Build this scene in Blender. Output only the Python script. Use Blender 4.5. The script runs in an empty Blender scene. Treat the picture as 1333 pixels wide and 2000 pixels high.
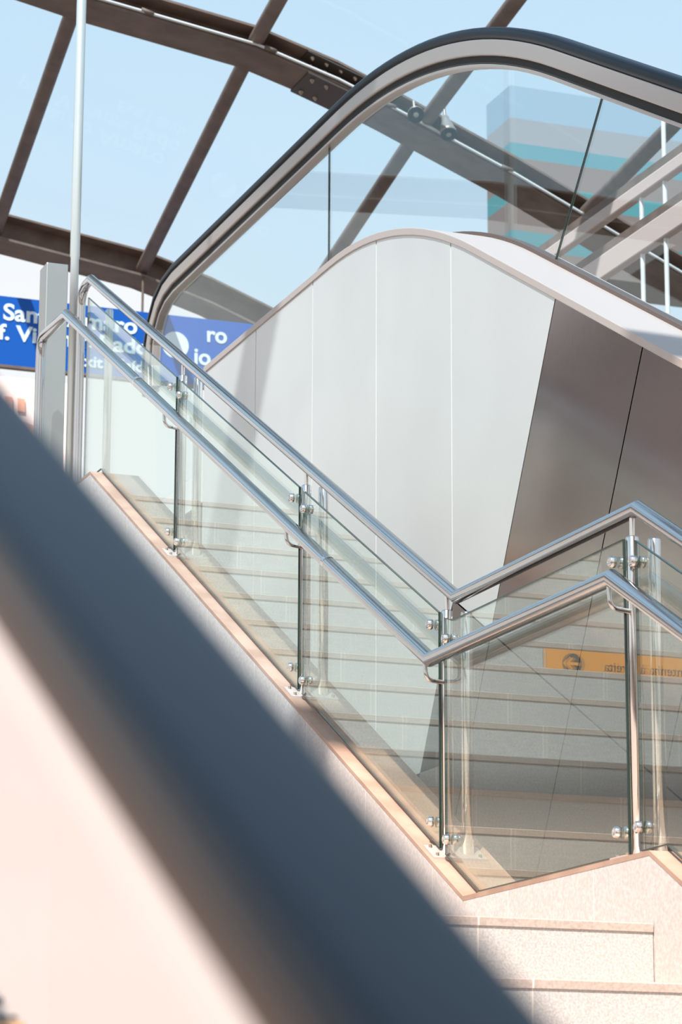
import bpy, math, random
from mathutils import Vector, Matrix
random.seed(4)
S = bpy.context.scene
COL = S.collection
ZC = 1.485            # camera height above the ground; all heights below are given relative to the eye and lifted by ZC

# ---------------------------------------------------------------- camera
cam_d = bpy.data.cameras.new('camera'); cam = bpy.data.objects.new('camera', cam_d); COL.objects.link(cam)
F, YAW, PITCH, ROLL = 5676.9, math.radians(20.576), math.radians(13.474), math.radians(.217)
fwd = Vector((math.sin(YAW)*math.cos(PITCH), math.cos(YAW)*math.cos(PITCH), math.sin(PITCH)))
r0 = Vector((math.cos(YAW), -math.sin(YAW), 0)); u0 = r0.cross(fwd)
rt = r0*math.cos(ROLL) + u0*math.sin(ROLL); up = rt.cross(fwd)
m = Matrix((rt, up, -fwd)).transposed().to_4x4(); m.translation = (0, 0, ZC)
cam.matrix_world = m
cam_d.sensor_fit = 'VERTICAL'; cam_d.sensor_height = 36; cam_d.lens = F*36/2000
cam_d.clip_start = .05; cam_d.clip_end = 500
cam_d.dof.use_dof = True; cam_d.dof.focus_distance = 10.5; cam_d.dof.aperture_fstop = 9.5
S.camera = cam

# ---------------------------------------------------------------- world, sun, exposure
w = bpy.data.worlds.new('sky'); S.world = w; w.use_nodes = True
nt = w.node_tree; nt.nodes.clear()
wo = nt.nodes.new('ShaderNodeOutputWorld'); bg = nt.nodes.new('ShaderNodeBackground')
tc = nt.nodes.new('ShaderNodeTexCoord'); sx = nt.nodes.new('ShaderNodeSeparateXYZ'); cr = nt.nodes.new('ShaderNodeValToRGB')
nt.links.new(tc.outputs['Generated'], sx.inputs[0]); nt.links.new(sx.outputs['Z'], cr.inputs[0])
cr.color_ramp.elements[0].position = -.02; cr.color_ramp.elements[0].color = (.30, .27, .25, 1)
cr.color_ramp.elements[1].position = .0; cr.color_ramp.elements[1].color = (.95, .96, .98, 1)
for p_, c_ in ((.30, (.93, .96, .99, 1)), (.42, (.78, .90, .98, 1)), (1.0, (.42, .62, .90, 1))):
    e_ = cr.color_ramp.elements.new(p_); e_.color = c_
nt.links.new(cr.outputs[0], bg.inputs[0]); nt.links.new(bg.outputs[0], wo.inputs[0])
bg.inputs[1].default_value = 1.0
sd = bpy.data.lights.new('sun', 'SUN'); so = bpy.data.objects.new('sun', sd); COL.objects.link(so)
sd.energy = 8.0; sd.angle = math.radians(.9); sd.color = (1, .93, .86)
SUN = Vector((-.37, -.45, .80)).normalized()
so.rotation_euler = SUN.to_track_quat('Z', 'Y').to_euler(); so.location = (-10, -10, 25)
S.view_settings.view_transform = 'Standard'; S.view_settings.look = 'None'
S.view_settings.gamma = 1; S.view_settings.use_curve_mapping = False
S.view_settings.exposure = 0.0

# ---------------------------------------------------------------- materials
def mat(name, col, rough=.5, metal=0., spec=.5):
    M = bpy.data.materials.new(name); M.use_nodes = True
    b = M.node_tree.nodes['Principled BSDF']
    b.inputs['Base Color'].default_value = (*col, 1); b.inputs['Roughness'].default_value = rough
    b.inputs['Metallic'].default_value = metal; b.inputs['Specular IOR Level'].default_value = spec
    return M
def N(M, t): return M.node_tree.nodes.new(t)
def L(M, a, b): M.node_tree.links.new(a, b)
def speckle(M, c1, c2, scale, detail=4, rough_bump=0., stretch=None, lo=.35, hi=.65):
    b = M.node_tree.nodes['Principled BSDF']
    t = N(M, 'ShaderNodeTexCoord'); n = N(M, 'ShaderNodeTexNoise'); r = N(M, 'ShaderNodeValToRGB')
    n.inputs['Scale'].default_value = scale; n.inputs['Detail'].default_value = detail
    src = t.outputs['Object']
    if stretch:
        mp = N(M, 'ShaderNodeMapping'); mp.inputs['Scale'].default_value = stretch; L(M, src, mp.inputs[0]); src = mp.outputs[0]
    L(M, src, n.inputs['Vector']); L(M, n.outputs['Fac'], r.inputs[0])
    r.color_ramp.elements[0].position = lo; r.color_ramp.elements[0].color = (*c1, 1)
    r.color_ramp.elements[1].position = hi; r.color_ramp.elements[1].color = (*c2, 1)
    L(M, r.outputs[0], b.inputs['Base Color'])
    if rough_bump:
        bp = N(M, 'ShaderNodeBump'); bp.inputs['Strength'].default_value = rough_bump; bp.inputs['Distance'].default_value = .002
        L(M, n.outputs['Fac'], bp.inputs['Height']); L(M, bp.outputs[0], b.inputs['Normal'])
    return r
def joints(M, ramp, axis, start, pitch, width, col):
    """light grout lines every `pitch` metres along one world axis"""
    b = M.node_tree.nodes['Principled BSDF']
    g = N(M, 'ShaderNodeNewGeometry'); s = N(M, 'ShaderNodeSeparateXYZ'); L(M, g.outputs['Position'], s.inputs[0])
    a = N(M, 'ShaderNodeMath'); a.operation = 'SUBTRACT'; a.inputs[1].default_value = start; L(M, s.outputs[axis], a.inputs[0])
    d = N(M, 'ShaderNodeMath'); d.operation = 'DIVIDE'; d.inputs[1].default_value = pitch; L(M, a.outputs[0], d.inputs[0])
    f = N(M, 'ShaderNodeMath'); f.operation = 'FLOORED_MODULO'; f.inputs[1].default_value = 1; L(M, d.outputs[0], f.inputs[0])
    l = N(M, 'ShaderNodeMath'); l.operation = 'LESS_THAN'; l.inputs[1].default_value = width/pitch; L(M, f.outputs[0], l.inputs[0])
    mx = N(M, 'ShaderNodeMix'); mx.data_type = 'RGBA'; L(M, l.outputs[0], mx.inputs[0]); L(M, ramp.outputs[0], mx.inputs[6]); mx.inputs[7].default_value = (*col, 1)
    L(M, mx.outputs[2], b.inputs['Base Color'])
def brushed(name, col, rough, stretch, amt=.10, metal=1.):
    M = mat(name, col, rough, metal); b = M.node_tree.nodes['Principled BSDF']
    t = N(M, 'ShaderNodeTexCoord'); mp = N(M, 'ShaderNodeMapping'); mp.inputs['Scale'].default_value = stretch
    n = N(M, 'ShaderNodeTexNoise'); n.inputs['Scale'].default_value = 30; n.inputs['Detail'].default_value = 3
    L(M, t.outputs['Object'], mp.inputs[0]); L(M, mp.outputs[0], n.inputs['Vector'])
    mr = N(M, 'ShaderNodeMapRange'); mr.inputs['To Min'].default_value = rough-amt; mr.inputs['To Max'].default_value = rough+amt
    L(M, n.outputs['Fac'], mr.inputs[0]); L(M, mr.outputs[0], b.inputs['Roughness'])
    n2 = N(M, 'ShaderNodeTexNoise'); n2.inputs['Scale'].default_value = 1.2; L(M, t.outputs['Object'], n2.inputs['Vector'])
    r = N(M, 'ShaderNodeValToRGB'); r.color_ramp.elements[0].position = .3; r.color_ramp.elements[0].color = (*[c*.9 for c in col], 1)
    r.color_ramp.elements[1].position = .7; r.color_ramp.elements[1].color = (*col, 1)
    L(M, n2.outputs['Fac'], r.inputs[0]); L(M, r.outputs[0], b.inputs['Base Color'])
    return M
def glass(name, tint, gain=1.0):
    """sheet glass: tinted see-through plus a Fresnel mirror, same for every ray"""
    M = bpy.data.materials.new(name); M.use_nodes = True; t = M.node_tree; t.nodes.clear()
    o = N(M, 'ShaderNodeOutputMaterial'); mx = N(M, 'ShaderNodeMixShader'); tr = N(M, 'ShaderNodeBsdfTransparent'); gl = N(M, 'ShaderNodeBsdfGlossy')
    tr.inputs[0].default_value = (*tint, 1); gl.inputs['Roughness'].default_value = 0.0; gl.inputs[0].default_value = (.95, 1, .97, 1)
    g = N(M, 'ShaderNodeNewGeometry'); mi = N(M, 'ShaderNodeMapRange'); mi.inputs['To Min'].default_value = 1.52; mi.inputs['To Max'].default_value = 1/1.52
    L(M, g.outputs['Backfacing'], mi.inputs[0])
    fr = N(M, 'ShaderNodeFresnel'); L(M, mi.outputs[0], fr.inputs[0])
    ga = N(M, 'ShaderNodeMath'); ga.operation = 'MULTIPLY'; ga.use_clamp = True; ga.inputs[1].default_value = gain
    L(M, fr.outputs[0], ga.inputs[0]); L(M, ga.outputs[0], mx.inputs[0]); L(M, tr.outputs[0], mx.inputs[1]); L(M, gl.outputs[0], mx.inputs[2])
    L(M, mx.outputs[0], o.inputs[0])
    return M

M_riser = mat('granite_riser', (.6, .56, .53), .75, 0, .2)
joints(M_riser, speckle(M_riser, (.44, .41, .39), (.60, .56, .53), 160, 3, .25), 'X', 3.03-3, .6, .005, (.78, .68, .60))
M_tread = mat('granite_tread', (.6, .54, .5), .7, 0, .2); speckle(M_tread, (.40, .33, .29), (.55, .46, .41), 120, 3)
M_nose = mat('granite_nosing', (.6, .5, .44), .65, 0, .2)
joints(M_nose, speckle(M_nose, (.44, .35, .30), (.54, .44, .38), 120, 3), 'X', 3.03-3, .6, .005, (.8, .68, .6))
M_wall = mat('granite_wall', (.6, .56, .53), .7, 0, .2)
joints(M_wall, speckle(M_wall, (.52, .46, .43), (.63, .57, .53), 90, 4, .12), 'Y', 7.41, .5945, .004, (.80, .70, .62))
M_cap = mat('granite_cap', (.5, .33, .24), .6, 0, .25); speckle(M_cap, (.36, .225, .165), (.47, .31, .235), 6, 5)  # same granite as the wall; warm dark tint stands in for grazing sun
M_steel = brushed('brushed_steel', (.84, .80, .76), .17, (1, 1, 8), .04)
M_rail = brushed('rail_steel', (.66, .64, .63), .13, (1, 6, 1), .03)
M_sheet = brushed('steel_sheet', (.86, .82, .775), .36, (.3, .3, 14), .06, .5)
M_sheetb = brushed('steel_sheet_dark', (.50, .42, .39), .15, (.3, 10, .6), .04)  # same steel; darker base colour stands in for a dimmer reflection
M_trim = mat('deck_trim_steel', (.60, .485, .43), .45, .35)
M_track = mat('handrail_track', (.62, .52, .46), .4, .8)
M_trackd = mat('track_groove', (.16, .11, .09), .5, .5)
M_black = mat('rubber', (.004, .006, .010), .34, 0, .22)
M_paint = mat('painted_steel', (.16, .115, .09), .55, .0, .3); speckle(M_paint, (.17, .115, .09), (.24, .165, .13), 5, 4)
M_bolt = mat('bolt_steel', (.55, .45, .36), .35, .9)
M_plate = mat('splice_plate', (.09, .07, .06), .5, .2)
M_dark = mat('dark_gap', (.03, .027, .025), .8)
M_gap = mat('pale_gap', (.75, .72, .68), .7)
M_glass = glass('balustrade_glass', (.945, .972, .945), 1.55)
M_glass2 = glass('escalator_glass', (.955, .98, .985), .5)
M_roofgl = glass('roof_glass', (.70, .865, .985), .18)
M_gedge = mat('glass_edge', (.012, .03, .022), .15, 0, .6)
M_blue = mat('sign_blue', (.008, .10, .42), .45, 0, .3)
M_white = mat('sign_white', (.85, .88, .88), .5)
M_orange = mat('sticker_orange', (.90, .33, .03), .5)
M_ink = mat('sticker_ink', (.03, .03, .03), .6)
M_floor = mat('paving', (.14, .12, .11), .8); speckle(M_floor, (.11, .095, .085), (.17, .15, .135), 3, 5)  # colour darkened in place of shade on the ground, dims the bounce
M_col = brushed('column_steel', (.62, .61, .57), .38, (1, 1, 10), .05)
M_pole = mat('pole_paint', (.70, .71, .68), .3, .5)
M_amber = mat('sticker_amber', (.45, .23, .09), .6)
M_cream = brushed('deck_steel', (.53, .425, .37), .42, (6, .2, .6), .05, .25)
M_build = mat('render_wall', (.92, .80, .76), .8)
M_brick = mat('rooftile', (.75, .40, .28), .8)
M_lens = mat('lamp_lens', (.45, .42, .36), .15, .2)
M_lamp = mat('lamp_housing', (.36, .30, .25), .4, .5)
M_bar = mat('concourse_beam', (.70, .52, .45), .55)
M_pale = mat('pale_post', (.85, .80, .76), .4, .2)

# horizontal bands that stand in for a reflection in the escalator glass
M_band = mat('banded_facade', (.6, .5, .4), .7)
def bands(M, z0, z1, stops):
    b = M.node_tree.nodes['Principled BSDF']
    g = N(M, 'ShaderNodeNewGeometry'); s = N(M, 'ShaderNodeSeparateXYZ'); L(M, g.outputs['Position'], s.inputs[0])
    mr = N(M, 'ShaderNodeMapRange'); mr.inputs['From Min'].default_value = z0; mr.inputs['From Max'].default_value = z1; L(M, s.outputs['Z'], mr.inputs[0])
    r = N(M, 'ShaderNodeValToRGB'); r.color_ramp.interpolation = 'CONSTANT'
    while len(r.color_ramp.elements) > 1: r.color_ramp.elements.remove(r.color_ramp.elements[-1])
    for i, (p, c) in enumerate(stops):
        e = r.color_ramp.elements[0] if i == 0 else r.color_ramp.elements.new(p)
        e.position = p; e.color = (*c, 1)
    L(M, mr.outputs[0], r.inputs[0]); L(M, r.outputs[0], b.inputs['Base Color'])

# ---------------------------------------------------------------- mesh helpers
OFF = {}
def tag(o, label=None, cat=None, group=None, kind=None):
    if label: o['label'] = label
    if cat: o['category'] = cat
    if group: o['group'] = group
    if kind: o['kind'] = kind
    return o
def thing(name, loc, label, cat, group=None):
    o = bpy.data.objects.new(name, None); COL.objects.link(o)
    o.empty_display_size = .1; o.location = (loc[0], loc[1], loc[2]+ZC)
    OFF[o.name] = Vector(loc); return tag(o, label, cat, group)
class MB:
    def __init__(s): s.v = []; s.f = []; s.sm = []
    def add(s, vs, fs, smooth=False):
        n = len(s.v); s.v += [Vector(v) for v in vs]
        for f in fs: s.f.append([n+i for i in f]); s.sm.append(smooth)
        return s
    def box(s, x0, x1, y0, y1, z0, z1):
        vs = [(x, y, z) for x in (x0, x1) for y in (y0, y1) for z in (z0, z1)]
        return s.add(vs, [(0, 1, 3, 2), (4, 6, 7, 5), (0, 4, 5, 1), (2, 3, 7, 6), (0, 2, 6, 4), (1, 5, 7, 3)])
    def prism(s, poly, axis, a, b):
        """poly in the two other axes, extruded along axis from a to b"""
        n = len(poly)
        def P(p, t): return {'X': (t, p[0], p[1]), 'Y': (p[0], t, p[1]), 'Z': (p[0], p[1], t)}[axis]
        vs = [P(p, a) for p in poly] + [P(p, b) for p in poly]
        fs = [tuple(range(n))[::-1], tuple(range(n, 2*n))] + [(i, (i+1) % n, n+(i+1) % n, n+i) for i in range(n)]
        return s.add(vs, fs)
    def sweep(s, path, prof, B=(1, 0, 0), smooth=True, cap=True):
        """planar path; prof = list of (b, n): b along the constant binormal B, n along the in-plane normal"""
        path = [Vector(p) for p in path]; B = Vector(B).normalized(); k = len(path); m_ = len(prof); vs = []
        for i, p in enumerate(path):
            d1 = (path[i]-path[i-1]).normalized() if i else (path[1]-path[0]).normalized()
            d2 = (path[i+1]-path[i]).normalized() if i < k-1 else d1
            t = (d1+d2).normalized(); n = t.cross(B).normalized()
            c = max(.3, t.dot(d1))
            for b, q in prof: vs.append(p+B*b+n*(q/c))
        fs = [(i*m_+j, i*m_+(j+1) % m_, (i+1)*m_+(j+1) % m_, (i+1)*m_+j) for i in range(k-1) for j in range(m_)]
        s.add(vs, fs, smooth)
        if cap: s.add([v for v in vs[:m_]], [tuple(range(m_))]); s.add([v for v in vs[-m_:]], [tuple(range(m_))[::-1]])
        return s
    def tube(s, path, r, B=(1, 0, 0), n=20): return s.sweep(path, [(r*math.cos(2*math.pi*i/n), r*math.sin(2*math.pi*i/n)) for i in range(n)], B)
    def cyl(s, a, b, r, n=20, r2=None):
        a = Vector(a); b = Vector(b); d = (b-a).normalized(); x = d.orthogonal().normalized(); y = d.cross(x); r2 = r if r2 is None else r2
        vs = [a+(x*math.cos(2*math.pi*i/n)+y*math.sin(2*math.pi*i/n))*r for i in range(n)] + [b+(x*math.cos(2*math.pi*i/n)+y*math.sin(2*math.pi*i/n))*r2 for i in range(n)]
        s.add(vs, [(i, (i+1) % n, n+(i+1) % n, n+i) for i in range(n)], True)
        s.add(vs[:n], [tuple(range(n))[::-1]]); s.add(vs[n:], [tuple(range(n))]); return s
    def lathe(s, a, d, prof, n=20):
        """prof = (t along d, radius)"""
        a = Vector(a); d = Vector(d).normalized(); x = d.orthogonal().normalized(); y = d.cross(x); vs = []
        for t, r in prof:
            vs += [a+d*t+(x*math.cos(2*math.pi*i/n)+y*math.sin(2*math.pi*i/n))*r for i in range(n)]
        k = len(prof)
        return s.add(vs, [(j*n+i, j*n+(i+1) % n, (j+1)*n+(i+1) % n, (j+1)*n+i) for j in range(k-1) for i in range(n)] + [tuple(range(n))[::-1], tuple(range((k-1)*n, k*n))], True)
    def build(s, name, M, parent=None, bevel=0):
        me = bpy.data.meshes.new(name); o = bpy.data.objects.new(name, me); COL.objects.link(o)
        if parent is not None:
            off = OFF[parent.name]; o.parent = parent; OFF[o.name] = off
            vs = [v-off for v in s.v]
        else:
            off = Vector((0, 0, 0)); OFF[o.name] = off; vs = [v+Vector((0, 0, ZC)) for v in s.v]
        me.from_pydata([tuple(v) for v in vs], [], s.f); me.update()
        import bmesh
        b = bmesh.new(); b.from_mesh(me); bmesh.ops.recalc_face_normals(b, faces=b.faces); b.to_mesh(me); b.free()
        me.polygons.foreach_set('use_smooth', s.sm[:len(me.polygons)] if len(s.sm) == len(me.polygons) else [False]*len(me.polygons))
        me.materials.append(M)
        if bevel:
            bv = o.modifiers.new('bevel', 'BEVEL'); bv.width = bevel; bv.segments = 2; bv.limit_method = 'ANGLE'
        return o
def struct(name, mb, M, bevel=0): return tag(mb.build(name, M, None, bevel), kind='structure')
def text(name, body, size, M, parent, loc, rot, bold=0, shear=0, align='LEFT', ext=.004, sxy=(1, 1)):
    c = bpy.data.curves.new(name, 'FONT'); c.body = body; c.size = size; c.extrude = ext; c.offset = bold; c.shear = shear; c.align_x = align
    t = bpy.data.objects.new(name, c); COL.objects.link(t); bpy.context.view_layer.update()
    me = bpy.data.meshes.new_from_object(t.evaluated_get(bpy.context.evaluated_depsgraph_get()))
    COL.objects.unlink(t); bpy.data.objects.remove(t)
    Mx = Matrix.Translation(Vector(loc)-OFF[parent.name]) @ rot.to_4x4() @ Matrix.Diagonal((sxy[0], sxy[1], 1, 1))
    me.transform(Mx); me.materials.clear(); me.materials.append(M)
    o = bpy.data.objects.new(name, me); COL.objects.link(o); o.parent = parent; OFF[o.name] = OFF[parent.name]
    return o
ROTY = Matrix(((1, 0, 0), (0, 0, -1), (0, 1, 0)))       # text standing up, facing -Y

# ================================================================ STRUCTURE
SL = .543                                   # tangent of the stair slope
RUN, RISE = .342, .186
LAND = .747                                 # landing level (relative to the eye)
XF = 3.545                                  # near face of the granite parapet
GX = 3.600                                  # glass plane of the stair railing
XB = 3.78                                   # far face of the parapet
XL = 1.02                                   # far left end of the steps
Y0 = 7.043                                  # landing nosing
YU = 8.68                                   # first nosing of the upper flight
NU = 14
TOPZ = LAND + RISE*NU
YT = YU + RUN*(NU-1)
mb = MB(); mb.box(-40, 60, -30, 90, -ZC-.2, -ZC); struct('floor', mb, M_floor)

# parapet outline in (Y, Z)
KN, KF, KT = 7.06, 8.35, 12.80              # near kink, far kink, top kink
CZ = .945
def curb(y):
    if y < KN: return CZ-(KN-y)*SL
    if y < KF: return CZ
    if y < KT: return CZ+(y-KF)*SL
    return CZ+(KT-KF)*SL
CT = curb(KT)

t = thing('granite_staircase', (2.3, 3.3, -ZC), 'sunlit pale granite stairs with a landing, in front of the glass railing', 'staircase')
steps = []
j = 0
while LAND-RISE*j > -ZC+.05:
    steps.append((Y0-RUN*j, LAND-RISE*j, (Y0-RUN*(j-1)) if j else YU)); j += 1
for k in range(1, NU+1):
    steps.append((YU+RUN*(k-1), LAND+RISE*k, (YU+RUN*k) if k < NU else 19.0))
for (y, z, y2) in steps:
    zb = max(-ZC, z-RISE-.03)
    st = MB().box(XL, XF-.003, y, y2+.01, zb, z-.022).build('step', M_riser, t)
    nb = MB().prism([(y-.004, z-.024), (y+.001, z-.024), (y2+.01, z-.022), (y2+.01, z), (y-.001, z), (y-.004, z-.003)], 'X', XL, XF-.003)
    nb.build('nosing', M_nose, st)
# solid body of the stair below the steps
poly = [(Y0-.342*j+.4, -ZC), (19, -ZC), (19, TOPZ-.03), (YT+.05, TOPZ-.1), (YU+.05, LAND-.06), (Y0+.02, LAND-.06)]
MB().prism([(3.9, -ZC), (19, -ZC), (19, TOPZ-.25), (YT+.1, TOPZ-.25), (YU+.1, LAND-.22), (Y0+.12, LAND-.22)], 'X', XL+.01, XF-.003).build('stair_body', M_wall, t)

t = thing('granite_parapet', (3.66, 3.4, -ZC), 'low granite wall with reddish capstones carrying the steel and glass stair railing', 'parapet')
def cpoly(y0, y1, top, bot):
    return [(y0, bot(y0)), (y1, bot(y1)), (y1, top(y1)), (y0, top(y0))]
bodytop = lambda y: curb(y)-.012
segs = [(3.2, KN), (KN, KF), (KF, KT), (KT, 18.0)]
for a, b in segs:
    e = 1e-4
    f = lambda y: (-ZC)
    g = lambda y, a=a, b=b: curb(min(max(y, a+e), b-e))-.014
    MB().prism(cpoly(a, b, g, f), 'X', XF, XB).build('wall_body', M_wall, t)
    h = lambda y, a=a, b=b: curb(min(max(y, a+e), b-e))
    MB().prism(cpoly(a, b, h, g), 'X', XF-.001, XB).build('capstone', M_cap, t)

# ================================================================ STAIR RAILING
R = thing('stair_railing', (3.62, 8.0, CZ), 'stainless steel and glass railing running down the granite parapet', 'railing')
def r1(y):
    if y < 7.248: return 1.945-(7.248-y)*SL
    if y < 8.576: return 1.945
    return 1.945+(y-8.576)*.5415
PX, RX = 3.625, 3.695                       # front and rear post of each pair
rr = .0225
arc = []
yt, zt = 13.158, r1(13.158)
MB().tube([(PX, 5.4, r1(5.4)), (PX, 7.248, 1.945), (PX, 8.576, 1.945), (PX, yt, zt), (PX, 13.255, zt-.004), (PX, 13.30, zt-.02), (PX, 13.325, zt-.055), (PX, 13.33, zt-.10), (PX, 13.33, CT+.02)], rr).build('handrail', M_rail, R)
# inner lower handrail
GXR = 3.535
def r2(y):
    if y < 7.24: return 1.734-(7.24-y)*SL
    if y < 8.59: return 1.734
    return 1.734+(y-8.59)*.5415
yt2 = 13.27; zt2 = r2(yt2)
lower = MB().tube([(GXR, 5.4, r2(5.4)), (GXR, 7.24, 1.734), (GXR, 8.59, 1.734), (GXR, yt2, zt2), (GXR, 13.70, zt2+.01), (GXR, 13.735, zt2-.01), (GXR, 13.75, zt2-.05), (GXR, 13.755, zt2-.12), (GXR, 13.76, TOPZ+.0)], .0245).build('lower_handrail', M_rail, R)
for (ya, za) in ((9.55, 0), (12.0, 0)):
    yy = ya; d = Vector((0, 1, .5415)).normalized(); p = Vector((GXR, yy, r2(yy)))
    MB().cyl(p-d*.012, p+d*.012, .0252).build('rail_sleeve', M_steel, lower)
def bracket(y, ylow):
    z = r2(ylow)
    zp = z-.085
    pth = []
    a = Vector((PX, y, zp)); b = Vector((GXR, ylow-.01, zp+.0)); c = Vector((GXR, ylow, z-.015))
    d1 = (a-b).normalized(); d2 = (c-b).normalized(); rad = .03
    pth = [a, b+d1*rad]
    for i in range(1, 7):
        s_ = i/7; p = (b+d1*rad)*(1-s_)**2+b*2*s_*(1-s_)+(b+d2*rad)*s_**2; pth.append(p)
    pth += [b+d2*rad, c]
    B = d1.cross(d2).normalized()
    MB().tube(pth, .0075, B, 12).build('rail_bracket', M_rail, lower)
posts = [(7.285, True), (8.66, True), (10.03, True), (11.62, True), (13.06, False)]
def clamp(y, z, side, parent):
    """round glass clamp beside a post: side = -1 far side, +1 near side of the post along Y"""
    yy = y+(.050 if side > 0 else -.084)
    c = MB().lathe((GX-.009, yy, z), (-1, 0, 0), [(0, .017), (.009, .017), (.011, .0155), (.015, .0155), (.018, .013), (.019, .006), (.0155, .005)], 20).build('clamp_button', M_steel, parent)
    MB().lathe((GX+.007, yy, z), (1, 0, 0), [(0, .018), (.012, .018), (.016, .010)], 16).build('clamp_back', M_steel, parent)
    MB().box(GX+.010, GX+.022, min(y, yy), max(y, yy), z-.009, z+.009).build('clamp_arm', M_steel, parent)
for i, (y, full) in enumerate(posts):
    zb = curb(y); zt_ = r1(y)-.075
    if not full: zt_ = r1(y)-.12
    if full:
        p = MB().lathe((PX, y, zb-.01), (0, 0, 1), [(0, .0195), (zt_-zb+.005, .0195), (zt_-zb+.010, .017)], 24).build('post', M_steel, R)
        MB().cyl((PX, y, zt_-.01), (PX, y, r1(y)-.012), .008).build('rail_pin', M_steel, p)
        tilt = SL if KF < y < KT else 0
        pl = [(y-.045, curb(y-.045)-.001), (y+.045, curb(y+.045)-.001), (y+.045, curb(y+.045)+.008), (y-.045, curb(y-.045)+.008)]
        MB().prism(pl, 'X', XF+.012, RX+.05).build('base_plate', M_trim, p)
        for bx, by in ((XF+.03, y-.03), (RX+.03, y-.03), (XF+.03, y+.03), (RX+.03, y+.03)):
            MB().cyl((bx, by, curb(by)), (bx, by, curb(by)+.016), .006, 8).build('anchor_bolt', M_bolt, p)
        q = MB().lathe((RX, y, zb-.01), (0, 0, 1), [(0, .0195), (zt_-zb+.005, .0195), (zt_-zb+.010, .017)], 24).build('rear_post', M_steel, R)
        if i in (0, 1, 2, 3): bracket(y, y-.025)
        for s_ in (-1, 1):
            off = .105 if not (y < KF+.5 and y > KN) else .105
            for zz in (r1(y+(.05 if s_ > 0 else -.084))-.142, curb(y+(.05 if s_ > 0 else -.084))+.082):
                clamp(y, zz, s_, p)
    else:
        p = MB().lathe((RX, y, zb-.01), (0, 0, 1), [(0, .0195), (zt_-zb, .0195), (zt_-zb+.005, .017)], 24).build('rear_post', M_steel, R)
# the last bay ends beside the tall pole, whose clamps hold the glass
bays = [(5.4, posts[0][0]-.072), (posts[0][0]+.003, posts[1][0]-.045), (posts[1][0]+.003, posts[2][0]-.045), (posts[2][0]+.003, posts[3][0]-.045), (posts[3][0]+.003, 13.10)]
for (a, b) in bays:
    ys = [a] + [k for k in (KN, KF, KT) if a < k < b] + [b]
    yst = [a] + [k for k in (7.25, 8.55) if a < k < b] + [b]
    gt = lambda y: r1(y)-.085
    poly = [(y, curb(y)+.018) for y in ys] + [(y, gt(y)) for y in yst[::-1]]
    g = MB().prism(poly, 'X', GX-.004, GX+.004).build('glass_panel', M_glass, R)
    # polished edge, a darker green line round the pane
    e = MB()
    e.sweep([(GX, y, gt(y)) for y in yst], [(-.0042, -.0015), (.0042, -.0015), (.0042, .0015), (-.0042, .0015)], smooth=False)
    e.sweep([(GX, y, curb(y)+.018) for y in ys], [(-.0042, -.0015), (.0042, -.0015), (.0042, .0015), (-.0042, .0015)], smooth=False)
    e.box(GX-.0042, GX+.0042, b-.0015, b+.0015, curb(b)+.018, gt(b))
    e.box(GX-.0042, GX+.0042, a-.0015, a+.0015, curb(a)+.018, gt(a))
    e.build('glass_edge', M_gedge, g)
# tall round pole and steel column at the head of the stairs
t = thing('tall_pole', (3.6, 13.38, CT), 'slender pale round pole rising from the top of the stairs to the roof', 'pole')
MB().lathe((3.6, 13.38, CT-.01), (0, 0, 1), [(0, .021), (1.25, .021), (1.26, .0245), (5.2, .0245)], 28).build('shaft', M_pole, t)
MB().lathe((3.6, 13.38, CT-.002), (0, 0, 1), [(0, .05), (.008, .05), (.009, .03), (.03, .028)], 28).build('foot_flange', M_steel, t)
t = thing('steel_column', (3.66, 14.0, TOPZ-.05), 'square brushed steel column standing behind the lower handrail end', 'column')
cx = MB().box(3.60, 3.715, 13.93, 14.07, TOPZ-.05, 4.75)
cx.build('column_body', M_col, t, .004)

# ================================================================ FAR ESCALATOR
EX, EG = 4.5, 4.79                          # cladding plane and glass plane
def bez(y0, yc, y1, zl, q, n=12):
    """level at zl for y>y0, sloping as q+SL*y below y1, rounded between"""
    P0 = (y0, zl); P1 = (yc, zl); P2 = (y1, q+SL*y1)
    return [((1-s)**2*P0[0]+2*s*(1-s)*P1[0]+s*s*P2[0], (1-s)**2*P0[1]+2*s*(1-s)*P1[1]+s*s*P2[1]) for s in [i/n for i in range(n+1)]]
QD = -1.822; DL = 4.313; DY = (DL-QD)/SL
deck_line = [(14.05, DL)] + bez(12.15, DY, 10.45, DL, QD, 16) + [(5.0, QD+SL*5.0)]
def deck(y):
    for (a, za), (b, zb) in zip(deck_line[:-1], deck_line[1:]):
        if b <= y <= a: return za+(zb-za)*(y-a)/(b-a)
    return DL if y > 14 else QD+SL*y
E = thing('escalator', (4.6, 11.5, .6), 'brushed steel clad escalator with a black handrail on a glass balustrade, beyond the stairs', 'escalator')
QB = -3.386
jt = [(14.05, 0), (13.21, 0), (12.38, 0), (11.55, 0), (10.69, 0), (9.66, 1), (8.93, 1), (8.20, 1), (7.47, 1), (6.74, 1), (6.0, 1)]
LOWZ = 1.75
dperp = .543
def low(y, sl): return QB+SL*y if sl else LOWZ
g_ = .004
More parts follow.
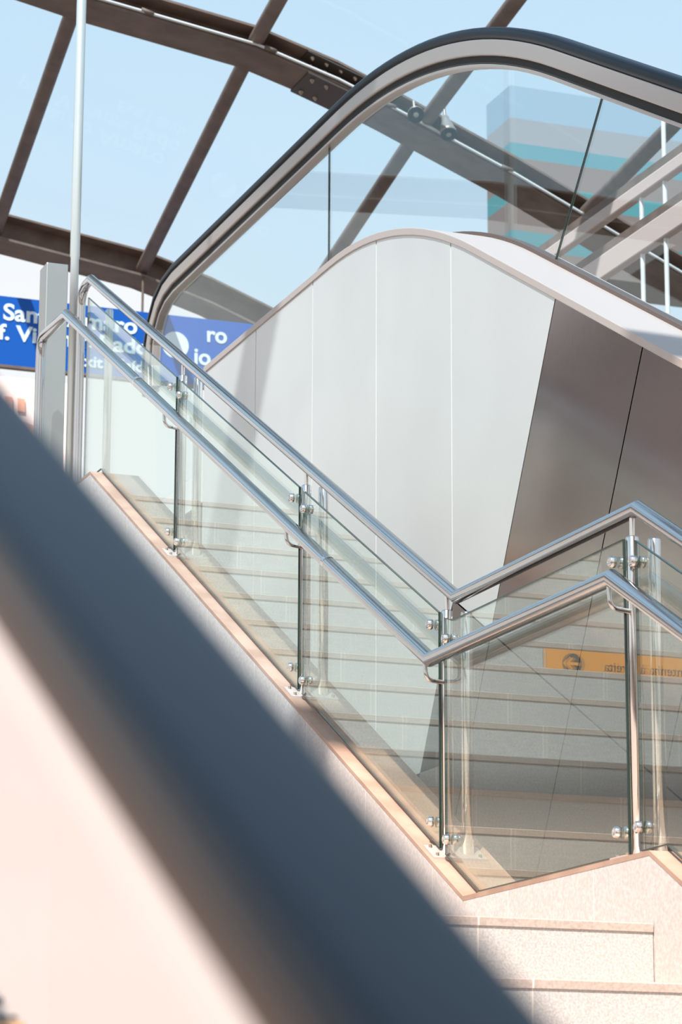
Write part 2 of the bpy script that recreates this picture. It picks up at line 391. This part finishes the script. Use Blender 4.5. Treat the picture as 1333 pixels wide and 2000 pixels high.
for i in range(len(jt)-1):
    (ya, sa), (yb, sb) = jt[i], jt[i+1]
    za, zb = deck(ya)-.03, deck(yb)-.03
    ys = [ya-g_] + [y for y, z in deck_line if yb < y < ya] + [yb+g_]
    top = [(y, deck(y)-.035) for y in ys]
    def foot(y, z, sl):
        if not sl: return (y, LOWZ if i < 4 else QB+SL*y)
        # perpendicular to the slope down to the lower seam
        h = z-(QB+SL*y); k = h/(1/SL+SL) if False else None
        # move along (+SL, -1): z - t = QB + SL*(y+SL*t)
        tt = (z-QB-SL*y)/(1+SL*SL); return (y+SL*tt, z-tt)
    fa = foot(ya-g_, za, sa); fb = foot(yb+g_, zb, sb)
    poly = top + [fb, fa]
    m_ = M_sheet if i < 5 else M_sheetb  # incline panels take the darkened colour in place of dimmer reflection
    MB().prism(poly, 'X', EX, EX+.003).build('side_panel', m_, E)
    if sb and i >= 4:
        # lower row
        f2 = lambda f: (f[0]+SL*.9, f[1]-.9)
        pl = [(fa[0], fa[1]-g_*2), (fb[0], fb[1]-g_*2), (f2(fb)), (f2(fa))]
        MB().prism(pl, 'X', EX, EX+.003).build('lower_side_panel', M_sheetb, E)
back = [(14.045, DL-.05)] + [(y, z-.05) for y, z in deck_line[1:]] + [(5.0, -ZC), (14.045, -ZC)]
MB().prism([(y, z) for y, z in back if y > 10.0] , 'X', EX+.004, EG+.02) if False else None
bl = [(y, z-.05) for y, z in deck_line]
MB().prism(bl + [(5.0, -ZC), (14.05, -ZC)], 'X', EX+.02, EG+.08).build('truss_body', M_dark, E)
for (y, s_) in jt[1:5]:
    MB().box(EX+.003, EX+.012, y-.02, y+.02, LOWZ, deck(y)-.05).build('joint_backing', M_gap, E)
# deck trim: side face and wide sloping top
trim = MB().prism([(y, z) for y, z in deck_line] + [(y, z-.035) for y, z in deck_line[::-1]], 'X', EX-.006, EG+.09).build('deck_trim', M_trim, E, .003)
sh = MB().prism([(y, z+.018) for y, z in deck_line] + [(y, z-.0) for y, z in deck_line[::-1]], 'X', EG-.02, EG+.03).build('glass_channel', M_trackd, E)
# handrail line (outer top)
QH, HL = -.819, 5.369
HY = (HL-QH)/SL
hp = [(16.05, 4.70), (16.075, 4.86), (16.05, 5.03), (15.98, 5.17), (15.86, 5.28), (15.70, 5.345), (15.50, HL)] 
hp = hp + bez(12.75, HY, 10.15, HL, QH, 20) + [(5.0, QH+SL*5.0)]
def offs(path, d):
    out = []
    for i, (y, z) in enumerate(path):
        a = path[max(0, i-1)]; b = path[min(len(path)-1, i+1)]
        ty, tz = b[0]-a[0], b[1]-a[1]; l_ = math.hypot(ty, tz); ty /= l_; tz /= l_
        out.append((y+tz*(-d)*-1*(-1), z+ty*d) if False else (y-tz*d*-1*-1, z+ty*d))
    return out
def inner(path, d):
    """offset the path inwards (towards the glass) by d; path runs from the newel up and along"""
    out = []
    for i, (y, z) in enumerate(path):
        a = path[max(0, i-1)]; b = path[min(len(path)-1, i+1)]
        ty, tz = b[0]-a[0], b[1]-a[1]; l_ = math.hypot(ty, tz); ty /= l_; tz /= l_
        # left normal of travel direction (travel is towards -Y): inward = down
        out.append((y-tz*d, z+ty*d))
    return out
P3 = lambda path: [(EG, y, z) for y, z in path]
def rounded(w_, h_, r_, n=4):
    pts = []
    for cx_, cy_, a0 in ((w_-r_, h_-r_, 0), (-w_+r_, h_-r_, 90), (-w_+r_, -h_+r_, 180), (w_-r_, -h_+r_, 270)):
        for i in range(n+1):
            a = math.radians(a0+90*i/n); pts.append((cx_+r_*math.cos(a), cy_+r_*math.sin(a)))
    return pts
MB().sweep(P3(inner(hp, .03)), rounded(.042, .028, .022)).build('rubber_handrail', M_black, E)
MB().sweep(P3(inner(hp, .092)), rounded(.036, .036, .006, 2), smooth=False).build('handrail_track', M_track, E)
MB().sweep(P3(inner(hp, .145)), rounded(.022, .020, .003, 2), smooth=False).build('glass_clamp_strip', M_dark, E)
MB().sweep(P3(inner(hp, .172)), rounded(.026, .008, .003, 2), smooth=False).build('inner_lip', M_track, E)
gin = inner(hp, .165)
# glass panes between the clamp strip and the deck
def gtop(y):
    best = None
    for (a, za), (b, zb) in zip(gin[:-1], gin[1:]):
        if min(a, b) <= y <= max(a, b) and abs(a-b) > 1e-6:
            z = za+(zb-za)*(y-a)/(b-a)
            if best is None or z > best: best = z
    return best
cuts = [((12.935, 12.935)), ((9.626+.0, 10.05)), ((8.10, 8.52)), ((6.5, 6.95))]
cuts = [(12.94, 12.94), (9.80, 10.27), (8.20, 8.67), (6.6, 7.07)]
edges = [(15.86, 15.86)] + cuts
for i in range(len(edges)-1):
    (ta, ba), (tb, bb) = edges[i], edges[i+1]
    gg = .004
    ys = [ta-gg] + [y for y, z in gin if tb < y < ta-gg and z > 4.9 or (tb < y < ta-gg and y < 12)] + [tb+gg]
    ys = sorted(set([round(y, 4) for y in ys]), reverse=True)
    top = [(y, gtop(y)) for y in ys if gtop(y) is not None]
    if i == 0:
        top = [(y, z) for y, z in gin if y > tb+gg][:]
        top = top + [(tb+gg, gtop(tb+gg))]
        bot = [(bb+gg, deck(bb)+.01), (14.06, DL+.01), (14.06, 4.0), (15.8, 4.0)]
        top = [(15.8, 4.0)] + top; bot = bot[:-1]
    else:
        yb_ = [bb+gg] + [y for y, z in deck_line[::-1] if bb < y < ba-gg] + [ba-gg]
        bot = [(y, deck(y)+.01) for y in yb_]
    g = MB().prism(top+bot, 'X', EG-.005, EG+.005).build('glass_pane', M_glass2, E)
    a_ = Vector((EG, tb+gg, gtop(tb+gg))); b_ = Vector((EG, bb+gg, deck(bb)+.01))
    MB().cyl(a_, b_, .0055, 6).build('pane_edge', M_gedge, g)
MB().box(EX+.05, EG+.09, 14.06, 15.4, 3.2, 3.62).build('newel_base', M_trackd, E)

# ================================================================ CONCOURSE GUARD, far right
t = thing('concourse_guardrail', (8, 16, 4.8), 'pale level beams on slim posts seen through the escalator glass at right', 'railing')
for z0, z1 in ((6.31, 6.43), (5.93, 6.12)):
    MB().box(7.97, 8.03, 13.0, 17.6, z0, z1-.03).build('beam', M_bar, t, .01)
    MB().box(7.98, 8.02, 13.0, 17.6, z1-.03, z1+.03).build('beam_flange', M_paint, t)
for y in (15.52, 15.85, 14.6, 13.7): MB().cyl((8.0, y, 4.6), (8.0, y, 6.86 if y == 15.52 else 6.4), .015).build('post', M_pale, t)
zA = 17.0
bands(M_band, 12.3+ZC, 14.9+ZC, [(0, (.22, .16, .13)), (.10, (.08, .24, .25)), (.2, (.26, .18, .15)), (.36, (.10, .30, .30)), (.46, (.28, .20, .17)), (.60, (.14, .30, .32)), (.68, (.36, .33, .33)), (.82, (.34, .42, .48))])
t = thing('banded_building', (17.5, 34, -ZC), 'distant building face with teal and tan horizontal bands, right of the roof rib', 'building')  # solid slab beyond the glass in place of a reflection on it
MB().box(15.2, 26, 34, 34.8, 12.3, 14.9).build('facade', M_band, t)
MB().box(20, 25, 35, 39, -ZC, -ZC+12.9).build('building_core', M_band, t)
t = thing('white_building', (15, 62, -ZC), 'pinkish white building with small windows, behind the blurred handrail at left', 'building')
MB().box(11.5, 16.7, 62, 70, -ZC, 18.3).build('facade', M_build, t)
for z in (17.5, 16.9, 16.3):
    for x in (13.2, 14.2, 15.12, 15.42): 
        fr_ = MB().box(x, x+.17, 61.95, 62.0, z, z+.32).build('window', M_brick, t)
MB().prism([(11.0, 16.0), (16.0, 15.5), (15.6, 16.6), (11.0, 17.6)], 'Y', 60.0, 61.0).build('annex_roof', M_brick, t)

# added off-view block; puts bands into the reflections of the steel and railing glass
t = thing('opposite_building', (-13, 42, -ZC), 'banded building across the forecourt, reflected in the darker steel panels', 'building')
M_lav = mat('pale_render', (.85, .82, .86), .7); M_pink = mat('pink_render', (.85, .70, .64), .7); M_shade = mat('dark_cladding', (.07, .055, .05), .6)
for z0, z1, mm, dx, nm in ((13.4, 15.4, M_shade, .5, 'roof_fascia'), (12.5, 13.4, M_lav, 0, 'upper_wall'), (11.3, 12.5, M_shade, -.2, 'window_band'), (8.2, 11.3, M_pink, 0, 'lower_wall'), (-ZC, 8.2, M_shade, -.2, 'arcade')):
    MB().box(-18, -12+dx, 33, 48, z0, z1).build(nm, mm, t)

# ================================================================ ROOF
ZR = [(-7, 9.9), (-2, 9.9), (2, 9.6), (4, 9.22), (5.46, 8.94), (6.79, 8.75), (7.47, 8.56), (7.98, 8.37), (8.99, 7.97), (10.5, 7.3), (12.0, 6.5), (13.4, 5.5), (14.6, 4.4), (15.4, 3.3)]
def zr(x, Y):
    xx = x-.12*(Y-20)
    for (a, za), (b, zb) in zip(ZR[:-1], ZR[1:]):
        if a <= xx <= b: return za+(zb-za)*(xx-a)/(b-a) - (.05*(Y-20) if Y > 20 else 0)
    return ZR[-1][1]
ribs = {20: .20, 25: .26, 30: .26, 15: .22, 10: .22, 5: .22}
names = {20: 'brown steel roof rib with bolted splice and lamps, crossing the top of the view', 25: 'brown steel roof rib directly above the blue station sign',
         30: 'farthest brown steel roof rib, behind the blue sign', 15: 'brown steel roof rib over the head of the stairs', 10: 'brown steel roof rib above the stair landing', 5: 'brown steel roof rib nearest the viewer'}
for Y, H in ribs.items():
    if Y == 30: continue
    xs = [x+.12*(Y-20) for x, z in ZR]
    t = thing('roof_rib', (xs[-1], Y+.2, zr(xs[-1], Y)), names[Y], 'roof beam', 'steel ribs of the glass roof')
    W = .40
    strip = lambda z0, z1: [(x, zr(x, Y)+z0) for x in xs] + [(x, zr(x, Y)+z1) for x in xs[::-1]]
    MB().prism(strip(0, .022), 'Y', Y, Y+W).build('bottom_flange', M_paint, t)
    MB().prism(strip(.02, H-.018), 'Y', Y+W/2-.008, Y+W/2+.008).build('web', M_paint, t)
    MB().prism(strip(H-.02, H), 'Y', Y, Y+W).build('top_flange', M_paint, t)
    if Y == 20:
        def bolt(x, y, z, d, par): MB().lathe((x, y, z), d, [(0, .022), (.010, .022), (.011, .015), (.022, .014), (.023, .009), (.032, .008)], 8).build('bolt', M_bolt, par)
        a, b = 7.22, 7.78
        zz = lambda x: zr(x, Y)
        p1 = MB().prism([(a, zz(a)-.016), (b, zz(b)-.016), (b, zz(b)), (a, zz(a))], 'Y', Y-.01, Y+W+.01).build('splice_plate', M_plate, t)
        for x in (7.28, 7.40, 7.60, 7.72):
            for yy in (Y+.07, Y+.33): bolt(x, yy, zz(x)-.016, (0, 0, -1), p1)
        p2 = MB().prism([(a, zz(a)+.03), (b, zz(b)+.03), (b, zz(b)+H-.03), (a, zz(a)+H-.03)], 'Y', Y+W/2-.020, Y+W/2-.008).build('splice_plate', M_paint, t)
        for x in (7.30, 7.42, 7.54, 7.66):
            for q in (.055, .10, .145): bolt(x, Y+W/2-.020, zz(x)+q, (0, -1, 0), p2)
        p3 = MB().prism([(a, zz(a)+H-.032), (b, zz(b)+H-.032), (b, zz(b)+H-.02), (a, zz(a)+H-.02)], 'Y', Y+.0, Y+W/2-.02).build('splice_plate', M_plate, t)
        for x in (7.28, 7.40, 7.52, 7.64, 7.74): bolt(x, Y+.07, zz(x)+H-.032, (0, -.35, -1), p3)
# purlin tubes
TX = [3.95, 5.38, 6.80, 8.22, 9.62, 11.0]
def purlin(x, Ya, Yb, za, zb, label):
    xa, xb = x+.12*(Ya-20), x+.12*(Yb-20)
    t = thing('roof_purlin', (xa, Ya, za), label, 'roof tube', 'brown tubes between the roof ribs')
    MB().cyl((xa, Ya, za), (xb, Yb, zb), .062, 24).build('tube', M_paint, t)
    d = Vector((xb-xa, Yb-Ya, zb-za)).normalized()
    for p, s_ in ((Vector((xa, Ya, za)), 1), (Vector((xb, Yb, zb)), -1)):
        MB().cyl(p+d*s_*.0, p+d*s_*.012, .072, 24).build('weld_collar', M_paint, t)
ordn = ['first', 'second', 'third', 'fourth', 'fifth', 'sixth']
spans = [(20, 25, 'behind the bolted roof rib'), (15, 20, 'in front of the bolted roof rib'), (10, 15, 'over the landing'), (5, 10, 'above the lower steps')]
for (Ya, Yb, wh) in spans:
    for i, x in enumerate(TX):
        za = zr(x+.12*(Ya-20), Ya)+.1; zb = zr(x+.12*(Yb-20), Yb)+.1
        if Ya == 20: za -= 0; 
        purlin(x, Ya+.21, Yb+.19, za, zb, 'brown roof tube %s, %s from the left' % (wh, ordn[i]))
# roof glass, one pane per bay
n = 0
xs_all = [x for x, z in ZR]
for Ya, Yb in ((5, 10), (10, 15), (15, 20), (20, 25)):
    mbg = MB()
    for a, b in zip(xs_all[:-1], xs_all[1:]):
        def P(x, Y, dz): return (x+.12*(Y-20), Y+.2, zr(x+.12*(Y-20), Y)+.34+dz)
        q = [P(a, Ya, 0), P(b, Ya, 0), P(b, Yb, 0), P(a, Yb, 0)]
        mbg.add([q[0], q[1], q[2], q[3]], [(0, 1, 2, 3)])
    n += 1
    o = struct('window_%d' % n, mbg, M_roofgl)
# conduit and lamps on the bolted rib
t = thing('cable_conduit', (5.0, 19.98, 9.0), 'thin pale cable conduit running along the bolted roof rib', 'conduit')
cpts = [(x, 19.985, zr(x, 20)+.035) for x in (2.5, 4, 5.46, 6.79, 7.47, 7.98, 8.99, 10.5, 12)]
MB().tube(cpts, .012, (0, 1, 0), 10).build('conduit_pipe', M_pale, t)
for x in (5.0, 5.9, 6.9, 7.9, 8.9, 9.6): MB().lathe((x, 19.985, zr(x, 20)+.04), (1, 0, -.25), [(-.05, .019), (.05, .019)], 10).build('coupling', M_paint, t)
def lamp(x, z, label, aim):
    t = thing('spotlight', (x, 19.98, z), label, 'lamp', 'spotlights on the roof rib')
    a = Vector((x, 19.96, z+.11)); d = Vector(aim).normalized()
    MB().cyl((x, 19.98, z+.2), a, .012, 10).build('lamp_arm', M_lamp, t)
    h = MB().lathe(a, d, [(0, .030), (.05, .036), (.10, .050), (.16, .062), (.17, .066), (.20, .066)], 28).build('lamp_housing', M_lamp, t)
    MB().lathe(a+d*.196, d, [(0, .066), (.012, .064), (.012, .052)], 28).build('lamp_rim', M_black, h)
    MB().lathe(a+d*.197, d, [(0, .050), (.004, .047), (.010, .030), (.012, .012)], 28).build('lamp_lens', M_lens, h)
lamp(8.10, 8.30, 'small round spotlight on the roof rib, left of the two', (-.25, -.75, -.45))
lamp(8.36, 8.28, 'small round spotlight on the roof rib, right of the two, under the tube end', (-.05, -.45, -.80))

# ================================================================ BLUE STATION SIGN
t = thing('station_sign', (7.5, 25.1, 8.15), 'blue station sign with white lettering hanging under the roof rib', 'sign')
SY = 25.0
MB().box(5.2, 9.6, SY, SY+.06, 7.49, 8.15).build('sign_panel', M_blue, t, .004)
MB().box(5.2, 9.6, SY-.004, SY+.064, 7.47, 7.495).build('lower_frame', M_paint, t)
for x in (5.6, 7.4, 9.2): MB().cyl((x, SY+.03, 8.15), (x, SY+.03, 8.5), .012, 8).build('hanger_rod', M_paint, t)
text('sign_text', 'Santo Amaro', .218, M_white, t, (6.06, SY-.002, 7.925), ROTY, .0055, sxy=(1.10, 1))
text('sign_text', 'Prof. Vicente Rado', .205, M_white, t, (5.68, SY-.002, 7.735), ROTY, .0055, sxy=(1.14, 1))
text('sign_text', 'Exit | Saída', .15, M_white, t, (6.76, SY-.002, 7.56), ROTY, .004, sxy=(1.10, 1))
MB().cyl((7.72, SY-.004, 7.86), (7.72, SY+.01, 7.86), .13, 40).build('round_symbol', M_white, t)
text('sign_text', 'ro', .22, M_white, t, (8.02, SY-.002, 7.93), ROTY, .005)
text('sign_text', 'io', .22, M_white, t, (7.90, SY-.002, 7.70), ROTY, .005)

# ================================================================ STICKER ON A STAIR RISER (seen mirrored in the glass)
ks = 9; ys_ = YU+RUN*(ks-1); zs = LAND+RISE*ks
t = thing('stair_sticker', (1.9, ys_, zs-.12), 'orange direction sticker with a round arrow on a stair riser, mirrored in the railing glass', 'sticker')
MB().box(1.15, 1.957, ys_-.003, ys_-.0005, zs-.150, zs-.030).build('sticker_sheet', M_orange, t)
cxs = 1.82
MB().cyl((cxs, ys_-.004, zs-.090), (cxs, ys_-.002, zs-.090), .047, 28).build('arrow_disc', M_ink, t)
ar = MB().prism([(cxs-.03, zs-.097), (cxs+.012, zs-.097), (cxs-.004, zs-.113), (cxs+.012, zs-.121), (cxs+.045, zs-.090), (cxs+.012, zs-.059), (cxs-.004, zs-.067), (cxs+.012, zs-.083), (cxs-.03, zs-.083)], 'Y', ys_-.006, ys_-.003)
ar.build('arrow', M_orange, t)
text('sticker_text', 'Mantenha à direita', .062, M_ink, t, (1.20, ys_-.0035, zs-.112), ROTY, 0, ext=.0005)

# ================================================================ NEAR ESCALATOR (out of focus)
t = thing('near_escalator', (.6, 1.4, -ZC), 'out of focus nearby escalator with dark rubber handrail and pale sunlit steel deck', 'escalator')
def line(x, q, ya=-1.0, yb=6.5): return [(x, ya, q+SL*ya), (x, yb, q+SL*yb)]
hx = .2925
MB().sweep(line(hx, -.341), rounded(.030, .0135, .012, 5)).build('rubber_handrail', M_black, t)
MB().sweep(line(hx, -.367), rounded(.022, .013, .004, 2), smooth=False).build('handrail_track', mat('track_bronze', (.10, .06, .04), .45, .2), t)
g = MB().prism([(-1.0, -.44+SL*-1), (6.5, -.44+SL*6.5), (6.5, -1.19+SL*6.5), (-1.0, -1.19+SL*-1)], 'X', hx-.005, hx+.005).build('glass_pane', glass('near_glass', (.97, .97, .97), .04), t)
dk = [(-1.0, -1.18-SL), (6.5, -1.18+SL*6.5), (6.5, -1.30+SL*6.5), (-1.0, -1.30-SL)]
MB().prism(dk, 'X', .20, .965).build('steel_deck', M_cream, t, .006)
MB().prism([(-1.0, -1.30-SL), (6.5, -1.30+SL*6.5), (6.5, -ZC), (-1.0, -ZC)], 'X', .25, .96).build('truss_body', M_sheetb, t)
# warning sticker on the deck
nrm = Vector((0, -SL, 1)).normalized(); ux = Vector((1, 0, 0)); uy = Vector((0, 1, SL)).normalized()
ROTD = Matrix((ux, uy, nrm)).transposed()
ctr = Vector((.637, 2.455, -1.18+SL*2.455))+nrm*.001
st = MB()
st.add([ctr-ux*.20-uy*.16, ctr-ux*.004-uy*.16, ctr-ux*.004+uy*.001, ctr-ux*.20+uy*.001], [(0, 1, 2, 3)])
stk = st.build('warning_sticker', M_amber, t)
text('sticker_text', 'for the', .017, M_ink, stk, ctr+uy*.004-ux*.009+nrm*.0006, ROTD, .0006, .3, 'RIGHT', ext=.0002)
text('sticker_text', 'will', .017, M_ink, stk, ctr+uy*.036-ux*.015+nrm*.0006, ROTD, .0006, .3, 'RIGHT', ext=.0002)
